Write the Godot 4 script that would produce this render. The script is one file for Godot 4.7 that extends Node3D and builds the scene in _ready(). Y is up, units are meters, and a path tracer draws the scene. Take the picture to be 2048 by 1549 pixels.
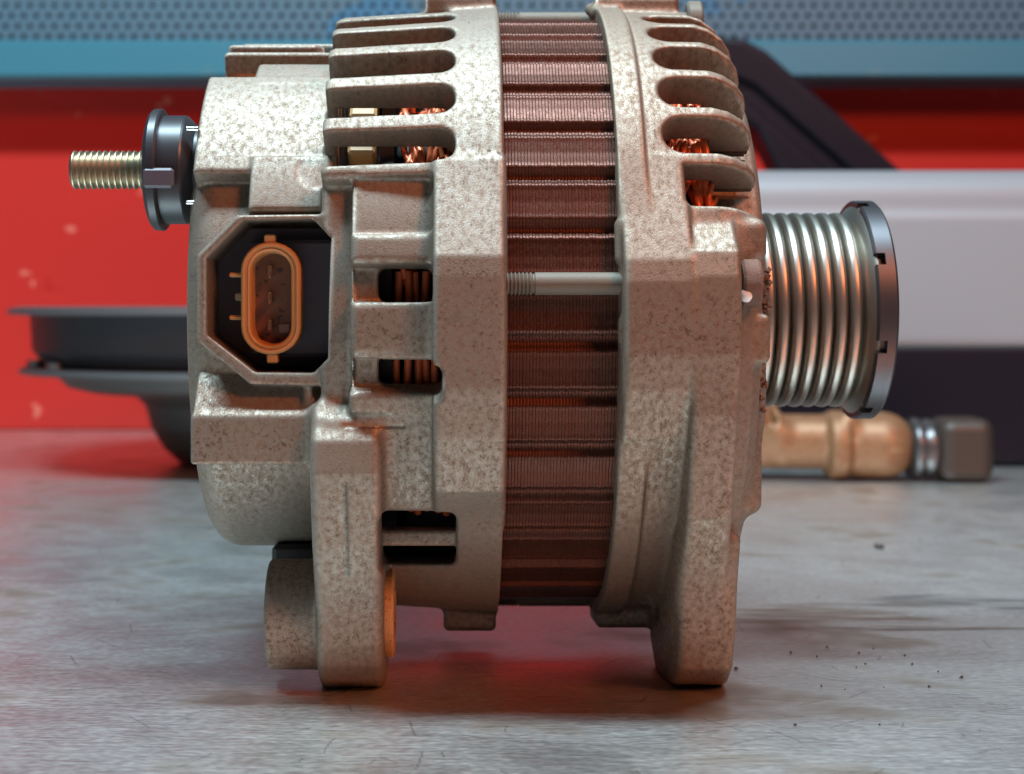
extends Node3D
# An alternator standing on a steel workbench. Sizes are worked out in millimetres and committed in metres.

const MM := 0.001
const AXLE := 75.5          # height of the alternator's axle above the bench, mm
const CELL := 0.6
const VIEW := 0.360         # camera distance from the axle, m

var M := {}
var F := FastNoiseLite.new()


# ------------------------------------------------------------------ solid field (casting shapes)
class Prim:
	var kind := 0
	var cut := false
	var k := 0.0
	var a := 0.0
	var b := 0.0
	var c := 0.0
	var d := 0.0
	var e := 0.0
	var f := 0.0
	var g := 0.0
	var h := 0.0
	var s := 0.0
	var co := 1.0
	var poly := PackedVector2Array()


class Solid:
	var prims: Array[Prim] = []

	func add(kind: int, v: Array, k := 0.0, cut := false) -> Prim:
		var p := Prim.new()
		p.kind = kind
		p.cut = cut
		p.k = k
		v = v.duplicate()
		while v.size() < 9:
			v.append(0.0)
		p.a = v[0]; p.b = v[1]; p.c = v[2]; p.d = v[3]; p.e = v[4]; p.f = v[5]; p.g = v[6]; p.h = v[7]
		if kind == 2:
			p.s = sin(deg_to_rad(v[8])); p.co = cos(deg_to_rad(v[8]))
		prims.append(p)
		return p

	# cylinder along x: x0 x1 radius round y z
	func cyl(x0: float, x1: float, r: float, rd := 0.5, k := 0.0, cut := false, y := 0.0, z := 0.0) -> void:
		add(0, [(x0 + x1) / 2, (x1 - x0) / 2, r, rd, y, z], k, cut)

	# block bent round the axle: x0 x1, degrees, radii
	func arc(x0: float, x1: float, t0: float, t1: float, r0: float, r1: float, rd := 0.6, k := 0.0, cut := false, corner := 0.0) -> void:
		add(1, [(x0 + x1) / 2, (x1 - x0) / 2, deg_to_rad((t0 + t1) / 2), deg_to_rad((t1 - t0) / 2), (r0 + r1) / 2, (r1 - r0) / 2, rd, corner], k, cut)

	# box turned about the x axis by deg; radial r0..r1, half width w
	func rbox(x0: float, x1: float, deg: float, r0: float, r1: float, w: float, rd := 0.6, k := 0.0, cut := false, corner := 0.0) -> void:
		add(2, [(x0 + x1) / 2, (x1 - x0) / 2, (r0 + r1) / 2, (r1 - r0) / 2, w, rd, corner, 0.0, deg], k, cut)

	# plain box
	func box(lo: Vector3, hi: Vector3, rd := 0.6, k := 0.0, cut := false) -> void:
		var c := (lo + hi) / 2
		var s := (hi - lo) / 2
		add(6, [c.x, c.y, c.z, s.x, s.y, s.z, rd], k, cut)

	# outline in (x, radius) spun about the axle
	func spun(poly: Array, rd := 0.5, k := 0.0, cut := false) -> void:
		add(3, [rd], k, cut).poly = PackedVector2Array(poly)

	# outline in (z, y) pulled along x
	func slab(poly: Array, x0: float, x1: float, rd := 0.6, k := 0.0, cut := false) -> void:
		add(4, [(x0 + x1) / 2, (x1 - x0) / 2, rd], k, cut).poly = PackedVector2Array(poly)

	# outline in (x, y) pulled along z
	func plate(poly: Array, z0: float, z1: float, rd := 0.6, k := 0.0, cut := false) -> void:
		add(5, [(z0 + z1) / 2, (z1 - z0) / 2, rd], k, cut).poly = PackedVector2Array(poly)

	# rod from a to b
	func rod(p: Vector3, q: Vector3, r: float, k := 0.0, cut := false) -> void:
		add(7, [p.x, p.y, p.z, q.x - p.x, q.y - p.y, q.z - p.z, r], k, cut)

	func one(q: Prim, x: float, y: float, z: float) -> float:
		var u := 0.0
		var v := 0.0
		var w := 0.0
		match q.kind:
			0:
				u = absf(x - q.a) - q.b + q.d
				v = sqrt((y - q.e) * (y - q.e) + (z - q.f) * (z - q.f)) - q.c + q.d
				return minf(maxf(u, v), 0.0) + sqrt(maxf(u, 0.0) ** 2 + maxf(v, 0.0) ** 2) - q.d
			1:
				var r := sqrt(y * y + z * z)
				var t := wrapf(atan2(y, z) - q.c, -PI, PI)
				u = absf(x - q.a) - q.b + q.h
				v = (absf(t) - q.d) * r + q.h
				w = minf(maxf(u, v), 0.0) + sqrt(maxf(u, 0.0) ** 2 + maxf(v, 0.0) ** 2) - q.h + q.g
				v = absf(r - q.e) - q.f + q.g
				return minf(maxf(w, v), 0.0) + sqrt(maxf(w, 0.0) ** 2 + maxf(v, 0.0) ** 2) - q.g
			2:
				u = absf(x - q.a) - q.b + q.g
				v = absf(y * q.co - z * q.s) - q.e + q.g
				w = minf(maxf(u, v), 0.0) + sqrt(maxf(u, 0.0) ** 2 + maxf(v, 0.0) ** 2) - q.g + q.f
				v = absf(y * q.s + z * q.co - q.c) - q.d + q.f
				return minf(maxf(w, v), 0.0) + sqrt(maxf(w, 0.0) ** 2 + maxf(v, 0.0) ** 2) - q.f
			3:
				return flat(q.poly, x, sqrt(y * y + z * z)) - q.a
			4:
				u = flat(q.poly, z, y)
				v = absf(x - q.a) - q.b + q.c
				return minf(maxf(u, v), 0.0) + sqrt(maxf(u, 0.0) ** 2 + maxf(v, 0.0) ** 2) - q.c
			5:
				u = flat(q.poly, x, y)
				v = absf(z - q.a) - q.b + q.c
				return minf(maxf(u, v), 0.0) + sqrt(maxf(u, 0.0) ** 2 + maxf(v, 0.0) ** 2) - q.c
			6:
				u = absf(x - q.a) - q.d + q.g
				v = absf(y - q.b) - q.e + q.g
				w = absf(z - q.c) - q.f + q.g
				return minf(maxf(u, maxf(v, w)), 0.0) + sqrt(maxf(u, 0.0) ** 2 + maxf(v, 0.0) ** 2 + maxf(w, 0.0) ** 2) - q.g
			7:
				u = x - q.a
				v = y - q.b
				w = z - q.c
				var m := clampf((u * q.d + v * q.e + w * q.f) / (q.d * q.d + q.e * q.e + q.f * q.f), 0.0, 1.0)
				u -= q.d * m
				v -= q.e * m
				w -= q.f * m
				return sqrt(u * u + v * v + w * w) - q.g
		return 99.0

	func flat(poly: PackedVector2Array, x: float, y: float) -> float:
		var n := poly.size()
		var best := 1e9
		var inside := false
		var p := poly[n - 1]
		for i in n:
			var q := poly[i]
			var ex := q.x - p.x
			var ey := q.y - p.y
			var wx := x - p.x
			var wy := y - p.y
			var m := clampf((wx * ex + wy * ey) / (ex * ex + ey * ey), 0.0, 1.0)
			var dx := wx - ex * m
			var dy := wy - ey * m
			var dd := dx * dx + dy * dy
			if dd < best:
				best = dd
			if (p.y > y) != (q.y > y) and x < p.x + ex * (y - p.y) / ey:
				inside = not inside
			p = q
		return -sqrt(best) if inside else sqrt(best)

	func near(list: Array[Prim], x: float, y: float, z: float, reach: float) -> Array[Prim]:
		var out: Array[Prim] = []
		for q in list:
			if one(q, x, y, z) < reach * 1.15 + q.k:
				out.append(q)
		return out

	func at(list: Array[Prim], x: float, y: float, z: float) -> float:
		var d := 60.0
		for q in list:
			var v := one(q, x, y, z)
			if q.cut:
				v = -v
				if q.k > 0.0:
					var hh := maxf(q.k - absf(d - v), 0.0)
					d = maxf(d, v) + hh * hh * 0.25 / q.k
				else:
					d = maxf(d, v)
			elif q.k > 0.0:
				var hh := maxf(q.k - absf(d - v), 0.0)
				d = minf(d, v) - hh * hh * 0.25 / q.k
			else:
				d = minf(d, v)
		return d


# Surface nets over one slab of cells, so that slabs can be meshed side by side.
class Mesher:
	var solid: Solid
	var lo := Vector3()
	var cell := 0.6
	var ny := 0
	var nz := 0
	var slabs := 0
	var done: Array = []

	func run(s: Solid, from: Vector3, to: Vector3, size: float) -> Array:
		solid = s
		lo = from
		cell = size
		ny = int(ceil((to.y - from.y) / size / 8.0)) * 8
		nz = int(ceil((to.z - from.z) / size / 8.0)) * 8
		slabs = int(ceil((to.x - from.x) / size / 8.0))
		done.resize(slabs)
		var job := WorkerThreadPool.add_group_task(slab, slabs)
		WorkerThreadPool.wait_for_group_task_completion(job)
		return done

	func slab(i: int) -> void:
		var x0 := i * 8 - 1
		var layer := ny * nz
		var val := PackedFloat32Array()
		val.resize(10 * layer)
		val.fill(99.0)
		var live: Array = []
		var half := Vector3(4.5, 3.5, 3.5) * cell
		var small := Vector3(2.0, 1.5, 1.5) * cell
		var reach := half.length()
		var sreach := small.length()
		for bj in ny / 8:
			for bk in nz / 8:
				var c := lo + Vector3(x0, bj * 8, bk * 8) * cell + half
				var list := solid.near(solid.prims, c.x, c.y, c.z, reach + 2.0 * cell)
				if list.is_empty():
					continue
				var d := solid.at(list, c.x, c.y, c.z)
				if absf(d) > (reach + 1.8 * cell) * 1.15 + 0.4:
					if d < 0.0:
						for a in 10:
							for j in 8:
								var at := a * layer + (bj * 8 + j) * nz + bk * 8
								for k in 8:
									val[at + k] = -99.0
					continue
				for sa in 2:
					for sj in 2:
						for sk in 2:
							var a0 := sa * 5
							var j0 := bj * 8 + sj * 4
							var k0 := bk * 8 + sk * 4
							var p := lo + Vector3(x0 + a0, j0, k0) * cell
							var m := p + small
							d = solid.at(list, m.x, m.y, m.z)
							if absf(d) > (sreach + 1.8 * cell) * 1.15 + 0.3:
								if d < 0.0:
									for a in 5:
										for j in 4:
											for k in 4:
												val[(a0 + a) * layer + (j0 + j) * nz + k0 + k] = -99.0
								continue
							var few := solid.near(list, m.x, m.y, m.z, sreach + 2.2 * cell)
							live.append([Vector3i(a0, j0, k0), few])
							for a in 5:
								for j in 4:
									for k in 4:
										val[(a0 + a) * layer + (j0 + j) * nz + k0 + k] = solid.at(few, lo.x + float(x0 + a0 + a) * cell, lo.y + float(j0 + j) * cell, lo.z + float(k0 + k) * cell)
		var verts := PackedVector3Array()
		var norms := PackedVector3Array()
		var index := PackedInt32Array()
		var named := PackedInt32Array()
		named.resize(10 * layer)
		named.fill(-1)
		var off := [0, layer, nz, layer + nz, 1, layer + 1, nz + 1, layer + nz + 1]
		var edges := [[0, 1], [2, 3], [4, 5], [6, 7], [0, 2], [1, 3], [4, 6], [5, 7], [0, 4], [1, 5], [2, 6], [3, 7]]
		for item in live:
			var s: Vector3i = item[0]
			var few: Array[Prim] = item[1]
			for a in range(s.x - 1, s.x + 5):
				if a < 0 or a > 8:
					continue
				for j in range(s.y - 1, s.y + 4):
					if j < 0 or j >= ny - 1:
						continue
					for k in range(s.z - 1, s.z + 4):
						if k < 0 or k >= nz - 1:
							continue
						var n: int = a * layer + j * nz + k
						if named[n] != -1:
							continue
						named[n] = -2
						var mask := 0
						for q in 8:
							if val[n + off[q]] < 0.0:
								mask |= 1 << q
						if mask == 0 or mask == 255:
							continue
						var sum := Vector3()
						var count := 0
						for e in edges:
							var u: float = val[n + off[e[0]]]
							var v: float = val[n + off[e[1]]]
							if (u < 0.0) != (v < 0.0):
								var t := u / (u - v)
								var pa := Vector3(e[0] & 1, (e[0] >> 1) & 1, e[0] >> 2)
								var pb := Vector3(e[1] & 1, (e[1] >> 1) & 1, e[1] >> 2)
								sum += pa.lerp(pb, t)
								count += 1
						var pos := lo + (Vector3(x0 + a, j, k) + sum / count) * cell
						var g := slope(few, pos, cell * 0.6)
						pos -= g * clampf(solid.at(few, pos.x, pos.y, pos.z), -0.4 * cell, 0.4 * cell)
						named[n] = verts.size()
						verts.append(pos)
						norms.append(g)
		for item in live:
			var s: Vector3i = item[0]
			for a in range(maxi(s.x, 1), s.x + 5):
				if a > 8:
					continue
				for j in range(s.y, s.y + 4):
					if j < 1 or j >= ny - 1:
						continue
					for k in range(s.z, s.z + 4):
						if k < 1 or k >= nz - 1:
							continue
						var n: int = a * layer + j * nz + k
						var u := val[n] < 0.0
						if u != (val[n + layer] < 0.0):
							quad(index, named, n - nz - 1, n - 1, n, n - nz, u)
						if u != (val[n + nz] < 0.0):
							quad(index, named, n - layer - 1, n - layer, n, n - 1, u)
						if u != (val[n + 1] < 0.0):
							quad(index, named, n - layer - nz, n - nz, n, n - layer, u)
		done[i] = [verts, norms, index]

	func slope(few: Array[Prim], p: Vector3, h: float) -> Vector3:
		var a := solid.at(few, p.x + h, p.y - h, p.z - h)
		var b := solid.at(few, p.x - h, p.y - h, p.z + h)
		var c := solid.at(few, p.x - h, p.y + h, p.z - h)
		var d := solid.at(few, p.x + h, p.y + h, p.z + h)
		return Vector3(a - b - c + d, -a - b + c + d, -a + b - c + d).normalized()

	func quad(index: PackedInt32Array, named: PackedInt32Array, a: int, b: int, c: int, d: int, turn: bool) -> void:
		var p := named[a]
		var q := named[b]
		var r := named[c]
		var s := named[d]
		if p < 0 or q < 0 or r < 0 or s < 0:
			return
		if turn:
			index.append_array(PackedInt32Array([p, r, q, p, s, r]))
		else:
			index.append_array(PackedInt32Array([p, q, r, p, r, s]))


# Meshes a solid and commits it as one mesh per part name; which(centre in mm) names the part of each face ("" is the body).
func cast(s: Solid, lo: Vector3, hi: Vector3, cell: float, body: String, m: Material, parent: Node3D, which = null, shift := Vector3(0, AXLE, 0)) -> Dictionary:
	var mesher := Mesher.new()
	var bits := mesher.run(s, lo, hi, cell)
	var parts := {}
	for bit in bits:
		var verts: PackedVector3Array = bit[0]
		var norms: PackedVector3Array = bit[1]
		var index: PackedInt32Array = bit[2]
		var remap := {}
		for i in range(0, index.size(), 3):
			var called := body
			if which != null:
				called = which.call((verts[index[i]] + verts[index[i + 1]] + verts[index[i + 2]]) / 3.0)
				if called == "":
					called = body
			if not parts.has(called):
				parts[called] = [PackedVector3Array(), PackedVector3Array(), PackedInt32Array()]
			if not remap.has(called):
				remap[called] = {}
			var p: Array = parts[called]
			var seen: Dictionary = remap[called]
			for c in 3:
				var v := index[i + c]
				if not seen.has(v):
					seen[v] = p[0].size()
					p[0].append((verts[v] + shift) * MM)
					p[1].append(norms[v])
				p[2].append(seen[v])
	var out := {}
	var names := parts.keys()
	names.erase(body)
	names.push_front(body)
	for called in names:
		if not parts.has(called):
			continue
		var arrays := []
		arrays.resize(Mesh.ARRAY_MAX)
		arrays[Mesh.ARRAY_VERTEX] = parts[called][0]
		arrays[Mesh.ARRAY_NORMAL] = parts[called][1]
		arrays[Mesh.ARRAY_INDEX] = parts[called][2]
		var am := ArrayMesh.new()
		am.add_surface_from_arrays(Mesh.PRIMITIVE_TRIANGLES, arrays)
		out[called] = put(called.get_slice("#", 0), am, m, parent if called == body else out[body])
	return out


# ------------------------------------------------------------------ small mesh helpers
func put(called: String, mesh: Mesh, m: Material, parent: Node = self) -> MeshInstance3D:
	var o := MeshInstance3D.new()
	o.name = called
	o.mesh = mesh
	o.material_override = m
	parent.add_child(o, true)
	if parent == self and o.name != called:
		o.name = called
	return o


func tag(o: Node3D, label: String, category: String, group := "") -> Node3D:
	o.set_meta("label", label)
	if category:
		o.set_meta("category", category)
	if group:
		o.set_meta("group", group)
	return o


func thing(called: String, label: String, category: String, at := Vector3.ZERO, group := "") -> Node3D:
	var o := Node3D.new()
	o.name = called
	o.position = at
	add_child(o, true)
	return tag(o, label, category, group)


func built(verts: PackedVector3Array, norms: PackedVector3Array, index: PackedInt32Array, uv := PackedVector2Array()) -> ArrayMesh:
	var arrays := []
	arrays.resize(Mesh.ARRAY_MAX)
	arrays[Mesh.ARRAY_VERTEX] = verts
	arrays[Mesh.ARRAY_NORMAL] = norms
	if uv.size():
		arrays[Mesh.ARRAY_TEX_UV] = uv
	arrays[Mesh.ARRAY_INDEX] = index
	var am := ArrayMesh.new()
	am.add_surface_from_arrays(Mesh.PRIMITIVE_TRIANGLES, arrays)
	return am


# Outline of (x, radius) points in mm spun about the x axis through (y, z); smooth rounds the profile, else each step keeps its edge.
func lathe(profile: Array, at := Vector3(0, AXLE, 0), smooth := false, n := 72, from := 0.0, to := TAU) -> ArrayMesh:
	var verts := PackedVector3Array()
	var norms := PackedVector3Array()
	var index := PackedInt32Array()
	var strips := []
	if smooth:
		var ns := []
		for i in profile.size():
			var p: Vector2 = profile[maxi(i - 1, 0)]
			var q: Vector2 = profile[mini(i + 1, profile.size() - 1)]
			if p == profile[i]:      # a point given twice is a crease
				p = profile[i]
			if q == profile[i]:
				q = profile[i]
			ns.append(Vector2(-(q - p).y, (q - p).x).normalized())
		for i in profile.size() - 1:
			if profile[i] != profile[i + 1]:
				strips.append([profile[i], profile[i + 1], ns[i], ns[i + 1]])
	else:
		for i in profile.size() - 1:
			var t: Vector2 = profile[i + 1] - profile[i]
			var nn := Vector2(-t.y, t.x).normalized()
			strips.append([profile[i], profile[i + 1], nn, nn])
	for s in strips:
		var base := verts.size()
		for k in n + 1:
			var t := from + (to - from) * k / n
			var sy := sin(t)
			var cz := cos(t)
			for e in 2:
				var p: Vector2 = s[e]
				var nn: Vector2 = s[2 + e]
				var r: float = p.y
				verts.append((Vector3(p.x, r * sy, r * cz) + at) * MM)
				norms.append(Vector3(nn.x, nn.y * sy, nn.y * cz))
		for k in n:
			var v := base + k * 2
			index.append_array(PackedInt32Array([v, v + 2, v + 1, v + 1, v + 2, v + 3]))
	return built(verts, norms, index)


# Box with bevelled edges, centre c and size s in mm.
func block(c: Vector3, s: Vector3, b := 0.4) -> ArrayMesh:
	var st := SurfaceTool.new()
	st.begin(Mesh.PRIMITIVE_TRIANGLES)
	var h := s / 2
	b = minf(b, minf(h.x, minf(h.y, h.z)) * 0.9)
	var pt := func(sx: float, sy: float, sz: float, axis: int) -> Vector3:
		var v := Vector3(sx * (h.x - b), sy * (h.y - b), sz * (h.z - b))
		v[axis] += b * [sx, sy, sz][axis]
		return v
	var face := func(vs: Array) -> void:
		var mid := Vector3()
		for v in vs:
			mid += v
		var nn: Vector3 = (vs[1] - vs[0]).cross(vs[2] - vs[0]).normalized()
		if nn.dot(mid) > 0.0:
			vs.reverse()
		nn = -(vs[1] - vs[0]).cross(vs[2] - vs[0]).normalized()
		for i in range(1, vs.size() - 1):
			for v in [vs[0], vs[i], vs[i + 1]]:
				st.set_normal(nn)
				st.add_vertex((v + c) * MM)
	for axis in 3:
		var u := (axis + 1) % 3
		var w := (axis + 2) % 3
		for sg in [-1.0, 1.0]:
			var vs := []
			for q in [[-1, -1], [1, -1], [1, 1], [-1, 1]]:
				var sv := Vector3()
				sv[axis] = sg
				sv[u] = q[0]
				sv[w] = q[1]
				vs.append(pt.call(sv.x, sv.y, sv.z, axis))
			face.call(vs)
		for q in [[-1, -1], [1, -1], [1, 1], [-1, 1]]:
			var vs := []
			for e in [[-1.0, u], [1.0, u], [1.0, w], [-1.0, w]]:
				var sv := Vector3()
				sv[axis] = e[0]
				sv[u] = q[0]
				sv[w] = q[1]
				vs.append(pt.call(sv.x, sv.y, sv.z, e[1]))
			face.call(vs)
	for sx in [-1.0, 1.0]:
		for sy in [-1.0, 1.0]:
			for sz in [-1.0, 1.0]:
				face.call([pt.call(sx, sy, sz, 0), pt.call(sx, sy, sz, 1), pt.call(sx, sy, sz, 2)])
	return st.commit()


# Round bar through points (mm).
func tube(points: Array, r: float, sides := 7) -> ArrayMesh:
	var verts := PackedVector3Array()
	var norms := PackedVector3Array()
	var index := PackedInt32Array()
	var n := points.size()
	for i in n:
		var t: Vector3 = (points[mini(i + 1, n - 1)] - points[maxi(i - 1, 0)]).normalized()
		var u := t.cross(Vector3(0.31, 0.2, 0.93)).normalized()
		var w := t.cross(u)
		for s in sides:
			var a := TAU * s / sides
			var d := u * cos(a) + w * sin(a)
			verts.append((points[i] + d * r) * MM)
			norms.append(d)
	for i in n - 1:
		for s in sides:
			var a := i * sides + s
			var b := i * sides + (s + 1) % sides
			index.append_array(PackedInt32Array([a, a + sides, b, b, a + sides, b + sides]))
	for e in [0, n - 1]:
		var base := verts.size()
		var t: Vector3 = (points[1] - points[0]).normalized() * (-1 if e == 0 else 1) if e == 0 else (points[n - 1] - points[n - 2]).normalized()
		verts.append(points[e] * MM)
		norms.append(t)
		for s in sides:
			verts.append(verts[e * sides + s])
			norms.append(t)
		for s in sides:
			var a := base + 1 + s
			var b := base + 1 + (s + 1) % sides
			index.append_array(PackedInt32Array([base, a, b] if e == 0 else [base, b, a]))
	return built(verts, norms, index)


# Closed path in (x, y) with a closed section of (outward, z) points swept along it (mm).
func ring(path: Array, section: Array) -> ArrayMesh:
	var st := SurfaceTool.new()
	st.begin(Mesh.PRIMITIVE_TRIANGLES)
	var n := path.size()
	var m := section.size()
	var out := []
	for i in n:
		var t: Vector2 = (path[(i + 1) % n] - path[(i + n - 1) % n]).normalized()
		out.append(Vector2(t.y, -t.x))
	for j in m:
		var s0: Vector2 = section[j]
		var s1: Vector2 = section[(j + 1) % m]
		st.set_smooth_group(j)
		for i in n:
			var k := (i + 1) % n
			var a := v3(path[i] + out[i] * s0.x, s0.y)
			var b := v3(path[k] + out[k] * s0.x, s0.y)
			var c := v3(path[k] + out[k] * s1.x, s1.y)
			var d := v3(path[i] + out[i] * s1.x, s1.y)
			for v in [a, b, c, a, c, d]:
				st.add_vertex(v * MM)
	st.generate_normals()
	return st.commit()


func v3(p: Vector2, z: float) -> Vector3:
	return Vector3(p.x, p.y, z)


func polar(x: float, r: float, deg: float) -> Vector3:
	return Vector3(x, AXLE + r * sin(deg_to_rad(deg)), r * cos(deg_to_rad(deg)))


func screw(x0: float, x1: float, r: float, pitch: float, depth: float) -> Array:
	var out := [Vector2(x0, 0.01), Vector2(x0, r - depth)]
	var x := x0
	while x + pitch < x1:
		out.append_array([Vector2(x + pitch * 0.42, r), Vector2(x + pitch * 0.58, r), Vector2(x + pitch, r - depth)])
		x += pitch
	out.append(Vector2(x1, r - depth))
	return out


# ------------------------------------------------------------------ materials
func noise(freq: float, octaves := 4, kind := FastNoiseLite.TYPE_SIMPLEX_SMOOTH, number := 1) -> FastNoiseLite:
	var f := FastNoiseLite.new()
	f.seed = number
	f.noise_type = kind
	f.frequency = freq
	f.fractal_octaves = octaves
	return f


func grey(f: FastNoiseLite, size: int) -> PackedByteArray:
	var im := f.get_seamless_image(size, size)
	im.convert(Image.FORMAT_L8)
	return im.get_data()


func picture(data: PackedByteArray, w: int, h: int, format := Image.FORMAT_RGB8) -> ImageTexture:
	return ImageTexture.create_from_image(Image.create_from_data(w, h, false, format, data))


func std(color: Color, rough := 0.6, metal := 0.0) -> StandardMaterial3D:
	var m := StandardMaterial3D.new()
	m.albedo_color = color.linear_to_srgb()
	m.roughness = rough
	m.metallic = metal
	return m


# Speckled layers: base to other colours wherever a noise passes its limit. Each layer is [bytes, from, to, colour].
func layered(size: int, base: Color, layers: Array) -> ImageTexture:
	var out := PackedByteArray()
	out.resize(size * size * 3)
	var bc := base.linear_to_srgb()
	var cols := []
	for l in layers:
		cols.append(l[3].linear_to_srgb())
	for i in size * size:
		var r := bc.r
		var g := bc.g
		var b := bc.b
		for q in layers.size():
			var l: Array = layers[q]
			var t: float = (l[0][i] - l[1]) / (l[2] - l[1])
			if t > 0.0:
				t = minf(t, 1.0) * l[4]
				var c: Color = cols[q]
				r += (c.r - r) * t
				g += (c.g - g) * t
				b += (c.b - b) * t
		out[i * 3] = int(r * 255.0)
		out[i * 3 + 1] = int(g * 255.0)
		out[i * 3 + 2] = int(b * 255.0)
	return picture(out, size, size)


func casting(base: Color, dust: Color, dark: Color, dusty: float, rough: float) -> StandardMaterial3D:
	var m := std(Color.WHITE, rough, 0.62)
	m.albedo_texture = layered(1024, base, [
		[N.mid, 20 - dusty * 40, 240, dust, 0.40 + 0.32 * dusty],
		[N.low, 90, 230, dust * 0.75, 0.18],
		[N.low2, 118, 215, dark * 2.2, 0.2],
		[N.fine, 132, 190, dark * 1.4, 0.45],
		[N.spot, 178, 205, dark, 0.45],
		[N.spot2, 184, 200, base * 1.4, 0.4],
	])
	m.uv1_triplanar = true
	m.uv1_scale = Vector3.ONE / 0.055
	m.heightmap_enabled = true
	m.heightmap_texture = M.grain
	m.heightmap_scale = 0.005
	m.roughness_texture = M.rough
	m.metallic_specular = 0.38
	return m


var N := {}


func materials() -> void:
	N.low = grey(noise(0.004, 4, FastNoiseLite.TYPE_SIMPLEX_SMOOTH, 3), 1024)
	N.low2 = grey(noise(0.007, 6, FastNoiseLite.TYPE_SIMPLEX_SMOOTH, 83), 1024)
	N.mid = grey(noise(0.032, 5, FastNoiseLite.TYPE_SIMPLEX_SMOOTH, 5), 1024)
	N.fine = grey(noise(0.13, 4, FastNoiseLite.TYPE_SIMPLEX_SMOOTH, 7), 1024)
	N.spot = grey(noise(0.06, 3, FastNoiseLite.TYPE_SIMPLEX_SMOOTH, 11), 1024)
	for i in N.spot.size():
		N.spot[i] = clampi(int(N.spot[i] + (N.mid[i] - 128) * 0.45 + (N.low[i] - 128) * 0.45), 0, 255)
	N.spot2 = grey(noise(0.05, 3, FastNoiseLite.TYPE_SIMPLEX_SMOOTH, 13), 1024)
	M.grain = picture(N.fine, 1024, 1024, Image.FORMAT_L8)
	var rr := PackedByteArray()
	rr.resize(1024 * 1024)
	for i in rr.size():
		rr[i] = clampi(170 + (N.mid[i] - 128) / 2 + (N.fine[i] - 128) / 2, 90, 255)
	M.rough = picture(rr, 1024, 1024, Image.FORMAT_L8)
	M.rear = casting(Color(0.285, 0.258, 0.222), Color(0.17, 0.098, 0.058), Color(0.055, 0.037, 0.027), 0.6, 0.9)
	M.drive = casting(Color(0.28, 0.245, 0.205), Color(0.165, 0.084, 0.046), Color(0.055, 0.033, 0.023), 0.8, 0.9)
	M.rust = std(Color.WHITE, 0.64, 0.62)
	M.rust.metallic_specular = 0.35
	M.rust.albedo_texture = layered(1024, Color(0.078, 0.027, 0.017), [
		[N.mid, 120, 200, Color(0.05, 0.018, 0.013), 0.8], [N.fine, 138, 185, Color(0.26, 0.18, 0.14), 0.5], [N.spot, 175, 195, Color(0.07, 0.035, 0.028), 0.8]])
	M.rust.uv1_triplanar = true
	M.rust.uv1_scale = Vector3.ONE / 0.04
	M.rust.roughness_texture = M.rough
	M.sleeve = std(Color.WHITE, 0.6, 0.3)
	M.sleeve.albedo_texture = layered(512, Color(0.55, 0.27, 0.10), [[grey(noise(0.03, 4, FastNoiseLite.TYPE_SIMPLEX_SMOOTH, 17), 512), 130, 190, Color(0.16, 0.07, 0.03), 0.9]])
	M.sleeve.uv1_triplanar = true
	M.sleeve.uv1_scale = Vector3.ONE / 0.02
	M.steel = std(Color(0.52, 0.51, 0.49), 0.34, 1.0)
	M.steel.roughness_texture = M.rough
	M.steel.uv1_triplanar = true
	M.steel.uv1_scale = Vector3.ONE / 0.02
	M.bolt = std(Color(0.125, 0.10, 0.073), 0.62, 0.2)
	M.bolt.heightmap_enabled = true
	M.bolt.heightmap_texture = M.grain
	M.bolt.heightmap_scale = 0.006
	M.bolt.uv1_triplanar = true
	M.bolt.uv1_scale = Vector3.ONE / 0.02
	M.stud = std(Color(0.42, 0.36, 0.26), 0.4, 1.0)
	M.pulley = std(Color(0.33, 0.305, 0.265), 0.40, 1.0)
	M.cap = std(Color(0.085, 0.08, 0.085), 0.42, 0.9)
	M.black = std(Color(0.022, 0.021, 0.026), 0.36)
	M.near_black = std(Color(0.012, 0.011, 0.012), 0.6)  # one even near-black, shared by the inner parts and the spacer
	M.plastic = std(Color(0.075, 0.065, 0.085), 0.5)
	M.orange = std(Color(0.46, 0.215, 0.075), 0.5)
	M.brown = std(Color.WHITE, 0.45)
	M.brown.albedo_texture = layered(512, Color(0.15, 0.062, 0.03), [[grey(noise(0.012, 4, FastNoiseLite.TYPE_SIMPLEX_SMOOTH, 19), 512), 120, 190, Color(0.055, 0.022, 0.016), 0.9]])
	M.brown.uv1_triplanar = true
	M.brown.uv1_scale = Vector3.ONE / 0.02
	M.copper = std(Color(0.64, 0.14, 0.05), 0.34, 0.25)
	M.tan = std(Color(0.45, 0.25, 0.10), 0.5)
	M.crust = std(Color(0.16, 0.085, 0.06), 0.9)
	M.crust.heightmap_enabled = true
	M.crust.heightmap_texture = M.grain
	M.crust.heightmap_scale = 0.03
	M.crust.uv1_triplanar = true
	M.crust.uv1_scale = Vector3.ONE / 0.03
	M.pale = std(Color(0.75, 0.76, 0.75), 0.5)


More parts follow.
